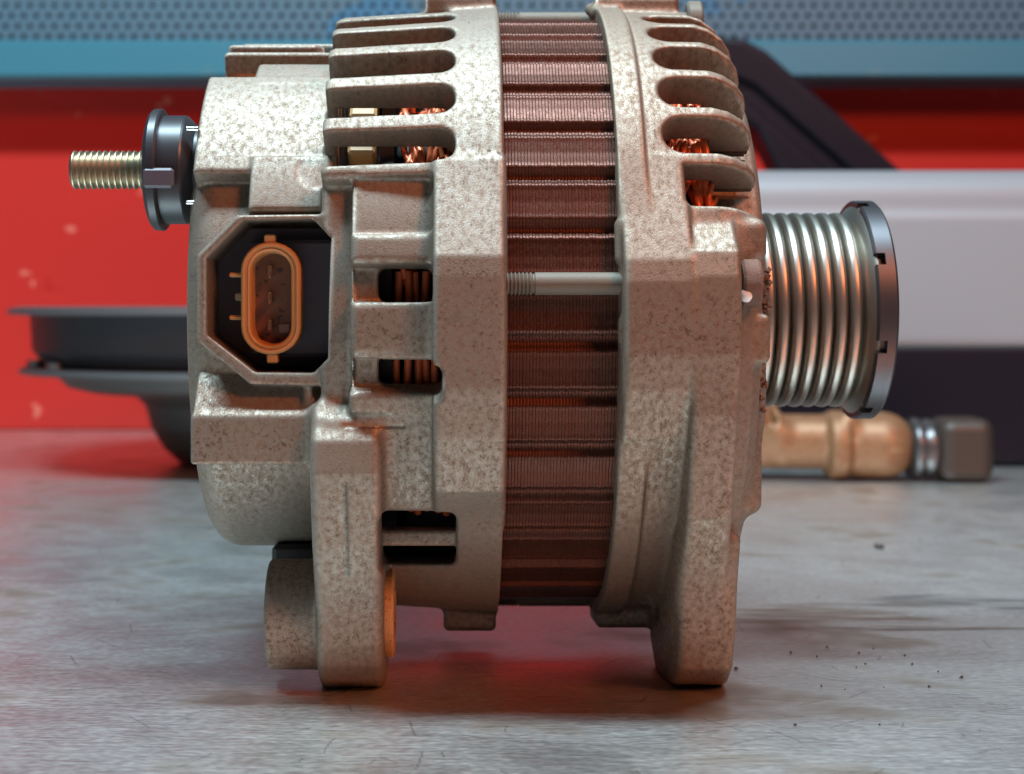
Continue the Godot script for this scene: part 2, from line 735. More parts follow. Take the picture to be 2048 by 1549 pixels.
# ------------------------------------------------------------------ scene
func _ready() -> void:
	var cam := Camera3D.new()
	cam.name = "camera"
	cam.projection = Camera3D.PROJECTION_FRUSTUM
	cam.near = 0.02
	cam.far = 20.0
	cam.size = 2.0 * 0.24203 * 0.02
	cam.frustum_offset = Vector2(0.03719, -0.04828) * 0.02
	cam.position = Vector3(0, AXLE * MM, VIEW)
	var lens := CameraAttributesPhysical.new()
	lens.frustum_focal_length = 50.0
	lens.frustum_focus_distance = 0.305
	lens.exposure_aperture = 21.0
	lens.frustum_near = 0.02
	lens.frustum_far = 20.0
	cam.attributes = lens
	add_child(cam)
	cam.current = true

	var env := Environment.new()
	env.background_mode = Environment.BG_COLOR
	env.background_color = Color(0.025, 0.025, 0.03).linear_to_srgb()
	env.tonemap_mode = Environment.TONE_MAPPER_LINEAR
	env.tonemap_exposure = 0.54
	env.sdfgi_enabled = true
	env.ssao_enabled = true
	env.ssil_enabled = true
	var we := WorldEnvironment.new()
	we.name = "world"
	we.environment = env
	add_child(we)

	lamp("overhead_lamp", "long cool white tube lamp hanging above the bench, out of view overhead", Vector3(-0.10, 0.86, 0.09), Vector3(-0.10, 0, 0.04), Vector2(0.75, 0.10), Color(0.81, 0.94, 1.0), 4.5)
	lamp("front_lamp", "warm square lamp hanging in front of the bench, out of view above the camera", Vector3(0.50, 0.68, 0.60), Vector3(0.02, 0.06, 0.05), Vector2(0.22, 0.22), Color(1.0, 0.54, 0.29), 1.1)

	materials()
	bench()
	backdrop()
	alternator()
	pan()
	tool_case()
	fitting()
	crumbs()


func lamp(called: String, label: String, at: Vector3, to: Vector3, size: Vector2, color: Color, energy: float) -> void:
	var t := thing(called, label, "lamp", at)
	t.look_at_from_position(at, to, Vector3(0, 0, -1) if absf((to - at).normalized().y) > 0.9 else Vector3.UP)
	put("housing", block(Vector3(0, 0, 16), Vector3(size.x * 1000 + 20, size.y * 1000 + 20, 26), 3.0), std(Color(0.3, 0.3, 0.3), 0.5), t)
	var glow := std(Color(0.8, 0.8, 0.8), 0.5)
	glow.emission_enabled = true
	glow.emission = color
	glow.emission_energy_multiplier = 0.5
	put("diffuser", block(Vector3(0, 0, 1), Vector3(size.x * 1000, size.y * 1000, 3), 0.5), glow, t)
	var l := AreaLight3D.new()
	l.name = "light"
	l.area_size = size
	l.area_normalize_energy = true
	l.light_color = color
	l.light_energy = energy
	l.area_range = 12.0
	l.shadow_enabled = true
	l.position = Vector3(0, 0, -0.004)
	t.add_child(l)


# ------------------------------------------------------------------ bench and backdrop
func bench() -> void:
	var w := 2048
	var h := 1024
	var rows := noise(0.25, 3, FastNoiseLite.TYPE_SIMPLEX, 23).get_image(150, h)
	rows.convert(Image.FORMAT_L8)
	rows.resize(w, h, Image.INTERPOLATE_CUBIC)
	var streak := rows.get_data()
	var low := noise(0.006, 4, FastNoiseLite.TYPE_SIMPLEX_SMOOTH, 29).get_image(w, h)
	low.convert(Image.FORMAT_L8)
	var patch := low.get_data()
	var fine := noise(0.22, 3, FastNoiseLite.TYPE_SIMPLEX_SMOOTH, 31).get_image(w / 2, h)
	fine.convert(Image.FORMAT_L8)
	fine.resize(w, h, Image.INTERPOLATE_BILINEAR)
	var speck := fine.get_data()
	var color := PackedByteArray()
	var rough := PackedByteArray()
	color.resize(w * h * 3)
	rough.resize(w * h)
	for i in w * h:
		var s := (streak[i] - 128) / 128.0
		var p := (patch[i] - 128) / 128.0
		var q := (speck[i] - 128) / 128.0
		var v := 0.90 + 0.05 * s + 0.03 * p + 0.10 * q
		var stain := clampf((p - 0.25) * 2.0 + q * 0.3, 0.0, 1.0) * 0.22
		color[i * 3] = int(clampf(v * (1.0 - stain * 0.8), 0, 1) * 255)
		color[i * 3 + 1] = int(clampf(v * (0.985 - stain), 0, 1) * 255)
		color[i * 3 + 2] = int(clampf(v * (0.96 - stain * 1.2), 0, 1) * 255)
		rough[i] = clampi(int(104 + s * 20 + p * 20 + q * 14), 40, 230)
	var im := Image.create_from_data(w, h, false, Image.FORMAT_RGB8, color)
	var rnd := RandomNumberGenerator.new()
	rnd.seed = 5
	var hi := Image.create_from_data(w, h, false, Image.FORMAT_L8, streak)
	for n in 2200:      # scratches
		var x := rnd.randf() * w
		var y := rnd.randf() * h
		var a := rnd.randf_range(-0.5, 0.5) if rnd.randf() < 0.6 else rnd.randf_range(-PI, PI)
		var bend := rnd.randf_range(-0.004, 0.004)
		var light := rnd.randf() < 0.45
		for k in rnd.randi_range(6, 46):
			var px := posmod(int(x), w)
			var py := posmod(int(y), h)
			var c := im.get_pixel(px, py)
			im.set_pixel(px, py, c.lerp(Color(0.86, 0.87, 0.88) if light else Color(0.33, 0.31, 0.30), 0.34))
			hi.set_pixel(px, py, Color(0.95, 0.95, 0.95) if light else Color(0, 0, 0))
			x += cos(a)
			y += sin(a)
			a += bend
	var m := std(Color.WHITE, 1.0, 0.92)
	m.albedo_texture = ImageTexture.create_from_image(im)
	m.roughness_texture = picture(rough, w, h, Image.FORMAT_L8)
	m.heightmap_enabled = true
	m.heightmap_texture = ImageTexture.create_from_image(hi)
	m.heightmap_scale = 0.006
	m.uv1_scale = Vector3(3.4, 5.0, 1)
	m.anisotropy_enabled = true
	m.anisotropy = 0.4
	var top := BoxMesh.new()
	top.size = Vector3(2.0, 0.012, 1.3)
	m.detail_enabled = true
	m.detail_blend_mode = BaseMaterial3D.BLEND_MODE_MIX
	m.detail_uv_layer = BaseMaterial3D.DETAIL_UV_2
	m.detail_albedo = stains()
	var verts := PackedVector3Array()
	var uv := PackedVector2Array()
	var uv2 := PackedVector2Array()
	for q in [Vector2(-1, -1), Vector2(1, -1), Vector2(1, 1), Vector2(-1, 1)]:
		verts.append(Vector3(q.x, 0, q.y * 0.645))
		uv.append((q + Vector2.ONE) / 2)
		uv2.append(Vector2((q.x + 0.30) / 0.8, (q.y * 0.645 + 0.45) / 0.8))
	var arrays := []
	arrays.resize(Mesh.ARRAY_MAX)
	arrays[Mesh.ARRAY_VERTEX] = verts
	arrays[Mesh.ARRAY_NORMAL] = PackedVector3Array([Vector3.UP, Vector3.UP, Vector3.UP, Vector3.UP])
	arrays[Mesh.ARRAY_TEX_UV] = uv
	arrays[Mesh.ARRAY_TEX_UV2] = uv2
	arrays[Mesh.ARRAY_INDEX] = PackedInt32Array([0, 1, 2, 0, 2, 3])
	var sheet := ArrayMesh.new()
	sheet.add_surface_from_arrays(Mesh.PRIMITIVE_TRIANGLES, arrays)
	var b := put("bench_top", sheet, m)
	b.position = Vector3(0, 0, 0.0)
	b.set_meta("kind", "structure")
	b.set_meta("label", "scratched brushed steel bench top")
	var edge := put("bench_slab", block(Vector3(0, -8.5, -13), Vector3(2000, 15, 1226), 2), std(Color(0.3, 0.3, 0.3), 0.5, 0.5))
	edge.set_meta("kind", "structure")
	edge.set_meta("label", "steel slab under the bench top")


# Rust and oil marks on the bench, 0.8 m square with its corner at x -0.30, z -0.45; each is a ragged patch of fine streaks.
func stains() -> ImageTexture:
	var size := 1024
	var rag := noise(0.02, 5, FastNoiseLite.TYPE_SIMPLEX_SMOOTH, 71)
	var grit := noise(0.11, 3, FastNoiseLite.TYPE_SIMPLEX_SMOOTH, 73)
	var marks := [      # x, z, half width, half depth (m), colour, strength
		[0.096, -0.036, 0.036, 0.013, Color(0.30, 0.17, 0.09), 0.85], [0.115, -0.020, 0.040, 0.004, Color(0.20, 0.11, 0.06), 0.9],
		[0.140, -0.050, 0.045, 0.014, Color(0.15, 0.14, 0.14), 0.7], [-0.16, -0.10, 0.06, 0.05, Color(0.30, 0.29, 0.26), 0.45],
		[-0.17, -0.02, 0.06, 0.006, Color(0.2, 0.17, 0.17), 0.4]]
	var data := PackedByteArray()
	data.resize(size * size * 4)
	for mk in marks:
		var c: Color = mk[4].linear_to_srgb()
		for j in range(maxi(0, int((mk[1] - mk[3] * 1.6 + 0.45) / 0.8 * size)), mini(size, int((mk[1] + mk[3] * 1.6 + 0.45) / 0.8 * size))):
			for i in range(maxi(0, int((mk[0] - mk[2] * 1.6 + 0.30) / 0.8 * size)), mini(size, int((mk[0] + mk[2] * 1.6 + 0.30) / 0.8 * size))):
				var u: float = (i * 0.8 / size - 0.30 - mk[0]) / mk[2]
				var v: float = (j * 0.8 / size - 0.45 - mk[1]) / mk[3]
				var t := 1.0 - sqrt(u * u + v * v) + 0.9 * rag.get_noise_2d(i * 0.5, j * 2.0)
				t = clampf(t * 2.0, 0.0, 1.0) * clampf(0.62 + 1.1 * grit.get_noise_2d(i * 0.25, j * 2.0), 0.0, 1.0) * mk[5]
				var at := (j * size + i) * 4
				if t * 255.0 > data[at + 3]:
					data[at] = int(c.r * 255)
					data[at + 1] = int(c.g * 255)
					data[at + 2] = int(c.b * 255)
					data[at + 3] = int(t * 255)
	return picture(data, size, size, Image.FORMAT_RGBA8)


func backdrop() -> void:
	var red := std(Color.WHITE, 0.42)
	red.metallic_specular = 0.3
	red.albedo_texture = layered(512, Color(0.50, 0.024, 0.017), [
		[grey(noise(0.01, 4, FastNoiseLite.TYPE_SIMPLEX_SMOOTH, 37), 512), 140, 220, Color(0.44, 0.015, 0.012), 0.8],
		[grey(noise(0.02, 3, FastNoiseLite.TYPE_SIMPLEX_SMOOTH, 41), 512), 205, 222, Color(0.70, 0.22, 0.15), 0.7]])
	red.uv1_triplanar = true
	red.uv1_scale = Vector3.ONE / 0.3
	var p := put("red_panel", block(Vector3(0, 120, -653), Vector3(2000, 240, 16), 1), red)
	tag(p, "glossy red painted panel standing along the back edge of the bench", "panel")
	var teal := std(Color(0.07, 0.29, 0.38), 0.42)
	teal.albedo_texture = layered(512, Color(0.035, 0.155, 0.205), [[grey(noise(0.008, 3, FastNoiseLite.TYPE_SIMPLEX_SMOOTH, 43), 512), 120, 220, Color(0.055, 0.16, 0.195), 0.9]])
	teal.albedo_color = Color.WHITE
	teal.uv1_triplanar = true
	teal.uv1_scale = Vector3.ONE / 0.4
	var rail := put("blue_rail", block(Vector3(0, 226, -622), Vector3(2000, 23, 46), 2), teal)
	tag(rail, "plain teal blue rail running between the red panel and the perforated panel", "rail")
	var sheet := std(Color.WHITE, 0.5)
	sheet.albedo_texture = layered(512, Color(0.065, 0.12, 0.16), [
		[grey(noise(0.006, 3, FastNoiseLite.TYPE_SIMPLEX_SMOOTH, 47), 512), 115, 200, Color(0.03, 0.12, 0.21), 0.95],
		[grey(noise(0.03, 3, FastNoiseLite.TYPE_SIMPLEX_SMOOTH, 53), 512), 120, 220, Color(0.13, 0.155, 0.175), 0.5]])
	sheet.uv1_triplanar = true
	sheet.uv1_scale = Vector3.ONE / 0.5
	var t := thing("perforated_panel", "grey blue perforated metal panel with staggered round holes above the blue rail", "panel", Vector3(0, 0.2375, -0.606))
	put("sheet", perforated(), sheet, t)
	put("backing", block(Vector3(0, 46, -12), Vector3(2000, 92, 4), 0.5), std(Color(0.02, 0.03, 0.04), 0.8), t)


# Sheet with staggered round holes, 7.4 mm apart in rows 6.3 mm apart.
func perforated() -> ArrayMesh:
	var verts := PackedVector3Array()
	var norms := PackedVector3Array()
	var index := PackedInt32Array()
	var px := 7.4
	var py := 6.3
	var r := 1.75
	var n := 12
	for row in 14:
		for col in range(-100, 101):
			var c := Vector2(col * px + (px / 2 if row % 2 else 0.0), (row + 0.5) * py)
			var base := verts.size()
			for k in n:
				var a := TAU * (k + 0.5) / n
				var d := Vector2(cos(a), sin(a))
				var s := minf(px / 2 / maxf(absf(d.x), 0.001), py / 2 / maxf(absf(d.y), 0.001))
				var o := c + d * s
				var i := c + d * r
				verts.append_array([v3(o, 0) * MM, v3(i, 0) * MM, v3(i, 0) * MM, v3(i, -1.5) * MM])
				norms.append_array([Vector3(0, 0, 1), Vector3(0, 0, 1), v3(-d, 0), v3(-d, 0)])
			for k in n:
				var a := base + k * 4
				var b := base + (k + 1) % n * 4
				index.append_array(PackedInt32Array([a, a + 1, b, b, a + 1, b + 1, a + 2, a + 3, b + 2, b + 2, a + 3, b + 3]))
			for k in [1, 4, 7, 10]:      # corners between two spokes
				var q0 := verts[base + k * 4]
				var q1 := verts[base + (k + 1) % n * 4]
				var cc := Vector3(c.x + px / 2 * signf(q0.x + q1.x - 2 * c.x * MM), c.y + py / 2 * signf(q0.y + q1.y - 2 * c.y * MM), 0) * MM
				verts.append(cc)
				norms.append(Vector3(0, 0, 1))
				index.append_array(PackedInt32Array([base + k * 4, base + (k + 1) % n * 4, verts.size() - 1]))
	return built(verts, norms, index)


# ------------------------------------------------------------------ the alternator
func rear_part(p: Vector3) -> String:
	if p.y < -36.0 and p.x < -12.6 and (p.z - 40.0) ** 2 + (p.y + 61.0) ** 2 < 17.5 ** 2 and p.x < -25.8:
		return "ear_boss"
	if p.x > -26.8 and p.x < -13.0 and p.y < -24.0 and (Vector2(p.y, p.z).length() > 65.6 or p.y < -62.0):
		return "mounting_ear"
	var r := Vector2(p.y, p.z).length()
	var deg := rad_to_deg(atan2(p.y, p.z))
	if p.x > -3.2 and deg > -22 and deg < 24 and r > 67.2:
		return "bolt_lug"
	if p.x > -6.5 and deg > 76 and deg < 100 and r > 67.2:
		return "bolt_lug#1"
	if p.x > -6.5 and deg < -76 and deg > -98 and r > 67.2:
		return "bolt_lug#2"
	if p.x > -24.0 and p.x < 1.0 and r > 56.0 and deg > 33.0 and deg < 75.0:
		var i := floori((deg - 28.4) / 10.0)
		if absf(wrapf(deg - 33.4 - 10.0 * i, -5.0, 5.0)) < 2.2:
			return "cooling_fin#%d" % i
	if p.x > -48.8 and p.x < -21.0 and p.z > 50.0 and p.y < 20.0 and p.y > -14.6:
		return "plug_frame"
	return ""


func drive_part(p: Vector3) -> String:
	var r := Vector2(p.y, p.z).length()
	var deg := rad_to_deg(atan2(p.y, p.z))
	if p.x > 42.8 and p.x < 57.4 and p.y < -4.0 and (p.x < 53.4 or p.y < -36.0) and p.y < -4.0 and (r > 66.6 or p.y < -60.0):
		return "mounting_ear"
	if p.x < 53.0 and deg > -20 and deg < 26 and r > 67.2:
		return "bolt_lug"
	if p.x < 50.0 and deg > 76 and deg < 100 and r > 67.2:
		return "bolt_lug#1"
	if p.x < 50.0 and deg < -76 and deg > -98 and r > 67.2:
		return "bolt_lug#2"
	if p.x > 41.0 and r > 50.6 and deg > 25.0 and deg < 78.0:
		var i := floori((deg - 21.0) / 9.7)
		if absf(deg - 25.85 - 9.7 * i) < 1.6:
			return "cooling_fin#%d" % i
	if p.x > 56.5 and r < 50.9:
		return "face_plate"
	return ""


func alternator() -> void:
	var root := thing("alternator", "dusty alternator with ribbed pulley, copper windings and orange plug socket, standing on the bench", "alternator")

	# rear bracket
	var s := Solid.new()
	s.cyl(-52, -20, 52.5, 6.0)
	s.spun([Vector2(-24.4, 0), Vector2(-24.4, 63.8), Vector2(-23.6, 64.2), Vector2(9.2, 66.3), Vector2(9.2, 0)], 0.5, 1.0)
	s.arc(-30, -18.8, -18.5, 22.6, 60.6, 75, 1.0, 1.8, true)            # valley beside the plug frame
	s.arc(-18.8, -2.2, 12.5, 22.8, 63.6, 75, 0.8, 0.8, true)        # panel set a little back
	s.arc(-50.5, -20, 28.3, 59.2, 40, 56.4, 0.8, 0.4)               # upper block
	s.arc(-41, -20, 55, 67.6, 40, 56.4, 0.8, 0.4)
	s.arc(-39.2, -20, 19.6, 32, 40, 57.0, 0.8, 0.5)                 # its lower lip
	s.rbox(-49, -25, 81, 40, 58.8, 1.3, 0.8, 1.0)                   # fins behind the block
	s.rbox(-47, -25, 89, 40, 59.6, 1.3, 0.8, 0.9)
	s.rbox(-48, -25, 97, 40, 59.8, 3.0, 0.8, 0.9)
	s.rbox(-49, -25, 74, 40, 57.6, 1.0, 0.8, 0.9)
	s.rbox(-6, 9.5, 89, 50, 69.5, 8.5, 1.4, 1.5)
	s.rbox(-2, 9.5, -88, 50, 70.8, 7.5, 1.4, 1.5)
	s.slab([Vector2(48, 30), Vector2(60, 27.5), Vector2(70, 9.5), Vector2(70.4, 6), Vector2(70.0, -14), Vector2(67.6, -23), Vector2(62.6, -33), Vector2(48, -42)], -3.5, 9.7, 1.0, 1.6)
	# plug frame
	s.plate([Vector2(-47.9, 10.2), Vector2(-40.7, 17.4), Vector2(-24, 17.6), Vector2(-20.0, 15), Vector2(-20.0, -10.5), Vector2(-25.5, -14.0), Vector2(-38.1, -13.6), Vector2(-47.9, -5.5)], 20, 57.5, 0.5, 0.5)
	s.box(Vector3(-49.6, -29.3, 18), Vector3(-22, -19.9, 58), 0.8, 0.5)
	s.slab([Vector2(20, -12), Vector2(51, -13), Vector2(57.3, -20.2), Vector2(57, -24), Vector2(20, -24)], -49.2, -22, 0.6, 0.6)
	s.box(Vector3(-28.4, -20.5, 30), Vector3(-26.6, -12, 56.6), 0.5, 0.5)
	# mounting ear and its boss
	var ear := [Vector2(38, -16), Vector2(58, -19.5), Vector2(62.6, -25), Vector2(63.2, -30), Vector2(58, -44), Vector2(51, -57)]
	for a in range(0, 181, 18):
		ear.append(Vector2(35 + 15.2 * cos(deg_to_rad(-a)), -59.5 + 15.2 * sin(deg_to_rad(-a))))
	ear.append_array([Vector2(22, -44), Vector2(28, -30)])
	s.slab(ear, -26.5, -13.3, 1.7, 2.4)
	s.prims[-1].poly = PackedVector2Array(ear)
	s.cyl(-37, -18, 11.0, 0.9, 0.7, false, -61.4, 37)
	s.cyl(-40, -10, 5.2, 0.3, 0.6, true, -61, 39)
	# bars of the side windows
	s.arc(-18.8, -2, 7.6, 12.4, 54, 66, 1.3, 0.4)
	s.arc(-18.8, -2, -7.4, 1.1, 54, 65.6, 1.2, 0.5)
	s.arc(-19.2, -1, -17.2, -13.8, 58, 65.9, 0.9, 0.6)
	# hollow, windows, slots
	s.cyl(-22.8, 14, 59.0, 0.5, 0.0, true)
	s.arc(-18.6, -3.7, 1.3, 7.4, 61, 75, 0.7, 0.4, true)
	s.arc(-13.9, -3.7, 1.3, 7.4, 48, 75, 0.2, 0.4, true, 1.6)
	s.arc(-18.6, -13, -13.4, -8.0, 61.6, 75, 0.7, 0.4, true)
	s.arc(-13.9, -1.9, -13.6, -8.1, 48, 75, 0.2, 0.4, true, 1.6)
	for i in 6:
		s.rbox(-30, 0.5, 28.4 + 10 * i, 56.8, 80, 3.85, 0.2, 0.7, true, 3.4)
	s.box(Vector3(-14, -50.6, 26), Vector3(0.7, -38.6, 80), 1.6, 0.5, true)
	s.box(Vector3(-16, -46.5, 39), Vector3(3, -43.4, 45.5), 0.6, 0.3)
	s.plate([Vector2(-46.2, 9.5), Vector2(-39.2, 16.6), Vector2(-26.6, 16.9), Vector2(-23.2, 13.4), Vector2(-23.7, -9), Vector2(-26.5, -11.7), Vector2(-37.4, -11.6), Vector2(-46.2, -4.7)], 40, 90, 0.3, 0.5, true)
	s.box(Vector3(-20.3, -21.75, 55), Vector3(-9, -21.45, 75), 0.05, 0.2, true)   # casting line above the ear
	s.box(Vector3(-20.4, -50, 50), Vector3(-20.0, -32, 70), 0.1, 0.3, true)
	cast(s, Vector3(-54.13, -77.57, -14.07), Vector3(11, 72, 73), CELL, "rear_bracket", M.rear, root, rear_part)

	# drive end bracket
	s = Solid.new()
	s.spun([Vector2(31.3, 0), Vector2(31.3, 66.5), Vector2(36, 66.5), Vector2(36.4, 65.5), Vector2(50, 65.2), Vector2(53, 64.2), Vector2(55.8, 62.2), Vector2(57.6, 59.6), Vector2(58.4, 56.5), Vector2(58.4, 0)], 0.3)
	s.cyl(50, 61, 50.7, 2.2, 0.6)
	s.cyl(55, 64.5, 27, 1.0, 1.0)
	s.slab([Vector2(40, 32), Vector2(58, 28), Vector2(63, 20), Vector2(69.4, 8.8), Vector2(70.2, 5), Vector2(69.8, -8), Vector2(68, -14.5), Vector2(63.5, -23), Vector2(56, -32), Vector2(45, -36)], 31.2, 44.0, 1.0, 1.5)
	s.slab([Vector2(45, 20.5), Vector2(60.4, 20.5), Vector2(61.4, 16.8), Vector2(68.8, 10.2), Vector2(70, 6), Vector2(69.8, -8), Vector2(68, -14.5), Vector2(63.5, -23), Vector2(56, -32), Vector2(45, -36)], 43.0, 52.4, 0.9, 0.6)
	s.rbox(31.2, 49.5, 89, 50, 69.2, 8.5, 1.4, 1.5)
	s.rbox(31.2, 46, -86, 50, 70.0, 7.5, 1.4, 1.5)
	ear = [Vector2(45, 10), Vector2(68.9, 6), Vector2(69.3, -5), Vector2(67.8, -19), Vector2(62, -38), Vector2(52, -53), Vector2(44, -64)]
	for a in range(60, 181, 17):
		ear.append(Vector2(24 + 15.0 * cos(deg_to_rad(-a)), -60.5 + 15.0 * sin(deg_to_rad(-a))))
	ear.append_array([Vector2(12, -44), Vector2(24, -30)])
	s.slab(ear, 43.4, 52.2, 1.2, 1.0)
	s.slab([Vector2(55, -44), Vector2(51.6, -53), Vector2(49.4, -63), Vector2(46.5, -69.5), Vector2(41, -73.4), Vector2(34, -75.4), Vector2(24, -75.4), Vector2(14, -70), Vector2(11, -58), Vector2(14, -46)], 43.7, 54.9, 1.3, 3.0)
	# nose bosses beside the pulley
	s.box(Vector3(51, 8.8, 36), Vector3(58.8, 17.2, 62.5), 2.2, 1.2)
	s.box(Vector3(51, -10.0, 36), Vector3(59.4, -0.8, 62), 1.2, 1.0)
	s.box(Vector3(52, -40, 30), Vector3(60.8, -9, 47), 2.0, 3.0)
	# lumps of flash on the flange lip
	s.rod(Vector3(31.4, 9.5, 65.5), Vector3(31.4, 15.5, 64.2), 1.5, 0.8)
	s.rod(Vector3(31.5, -2.0, 66.4), Vector3(31.5, -5.2, 66.2), 1.1, 0.8)
	s.rod(Vector3(30.8, 66.8, 4), Vector3(31.6, 64.5, 12), 1.4, 0.8)
	s.cyl(28, 49.5, 58, 0.5, 0.0, true)
	s.cyl(48, 57, 46, 0.5, 0.0, true)
	for i in 6:
		s.rbox(40.0 if i else 43.4, 80, 21 + 9.7 * i, 50.9, 80, 4.2, 0.2, 0.7, true, 4.0 if i else 0.4)
	s.cyl(40, 60, 5.0, 0.3, 0.6, true, -60.5, 24)
	cast(s, Vector3(28.83, -77.57, -14.07), Vector3(66, 72, 73), CELL, "drive_bracket", M.drive, root, drive_part)

	# the far half of both housings, plain
	put("rear_shell", lathe([Vector2(-51.7, 0.1), Vector2(-51.7, 47), Vector2(-47, 52.2), Vector2(-23.9, 52.2), Vector2(-23.9, 63.7), Vector2(9.0, 65.9), Vector2(9.0, 56)], Vector3(0, AXLE, 0), false, 40, deg_to_rad(97), deg_to_rad(263)), M.rear, root)
	put("drive_shell", lathe([Vector2(31.7, 56), Vector2(31.7, 66.1), Vector2(50, 64.8), Vector2(57, 59.6), Vector2(58.1, 50), Vector2(58.1, 0.1)], Vector3(0, AXLE, 0), false, 40, deg_to_rad(97), deg_to_rad(263)), M.drive, root)
	stator(root)
	inside(root)
	bolts(root)
	plug(root)
	terminal(root)
	pulley(root)

	var hair := put("stuck_fibre", tube([Vector3(-0.9, AXLE - 2.4, 70.5), Vector3(0.3, AXLE - 3.6, 70.6), Vector3(1.3, AXLE - 5.2, 70.4), Vector3(2.2, AXLE - 6.6, 70.4), Vector3(2.9, AXLE - 7.6, 70.35), Vector3(3.0, AXLE - 8.9, 70.3)], 0.11, 6), M.pale, root)
	hair.set_meta("label", "thin pale fibre stuck to the bolt lug")
	var sleeve := put("ear_sleeve", lathe([Vector2(-14.5, 5.3), Vector2(-14.5, 9.0), Vector2(-12.0, 9.2), Vector2(-11.6, 8.8), Vector2(-11.6, 5.3), Vector2(-14.5, 5.3)], Vector3(0, AXLE - 60.6, 38), false, 40), M.sleeve, root)
	sleeve.set_meta("label", "rusty orange steel sleeve in the ear")
	put("spacer", block(Vector3(-33, AXLE - 54.5, 12), Vector3(11, 9, 16), 1), M.near_black, root)


func stator(root: Node3D) -> void:
	var rnd := RandomNumberGenerator.new()
	rnd.seed = 3
	var count := 36
	var x0 := 9.3
	var x1 := 31.6
	var step := (x1 - x0) / count
	var verts := PackedVector3Array()
	var norms := PackedVector3Array()
	var index := PackedInt32Array()
	var a0 := -105.0
	var n := 620
	var span := 215.0
	var base_r := PackedFloat32Array()
	for k in n + 1:
		var deg := a0 + span * k / n
		var u := wrapf((deg - 4.3) / 9.47, -0.5, 0.5) * 9.47      # degrees from a groove
		var r := 64.0 - 1.15 * exp(-pow(absf(u) / 1.15, 3.0)) - 0.25 * pow(absf(u) / 4.7, 2.0)
		r += 0.22 * exp(-pow((absf(u) - 1.75) / 0.45, 2.0))
		base_r.append(r)
	for c in count:
		var dr := rnd.randf_range(-0.05, 0.05)
		var shift := rnd.randf_range(-0.15, 0.15)
		var cut := 0.11
		var prof := [Vector2(0.0, -cut), Vector2(0.10, -0.02), Vector2(0.26, 0.0), Vector2(0.74, 0.0), Vector2(0.90, -0.02), Vector2(1.0, -cut)]
		var base := verts.size()
		for k in n + 1:
			var deg := a0 + span * (k + shift) / n
			var sy := sin(deg_to_rad(deg))
			var cz := cos(deg_to_rad(deg))
			var slope := (base_r[mini(k + 1, n)] - base_r[maxi(k - 1, 0)]) / deg_to_rad(2.0 * span / n) / 64.0
			var jag := dr + 0.03 * F.get_noise_2d(c * 40.0, deg * 14.0)
			for q in prof.size():
				var p: Vector2 = prof[q]
				var r := base_r[k] + p.y + jag
				verts.append((Vector3(x0 + (c + p.x) * step, AXLE + r * sy, r * cz)) * MM)
				var nx: float = [-0.9, -0.5, 0.0, 0.0, 0.5, 0.9][q]
				norms.append(Vector3(nx, sy - slope * cz, cz + slope * sy).normalized())
		var w := prof.size()
		for k in n:
			for q in w - 1:
				var v := base + k * w + q
				index.append_array(PackedInt32Array([v, v + w, v + 1, v + 1, v + w, v + w + 1]))
	var st := put("stator_core", built(verts, norms, index), M.rust, root)
	st.set_meta("label", "rusty brown stack of thin steel laminations")
	put("stator_back", lathe([Vector2(9.3, 50), Vector2(9.3, 63), Vector2(31.6, 63), Vector2(31.6, 50)], Vector3(0, AXLE, 0), false, 50, deg_to_rad(108), deg_to_rad(257)), M.rust, root)
	put("stator_bore", lathe([Vector2(31.3, 63), Vector2(31.3, 44), Vector2(9.6, 44), Vector2(9.6, 63)], Vector3(0, AXLE, 0), false, 50), M.near_black, root)


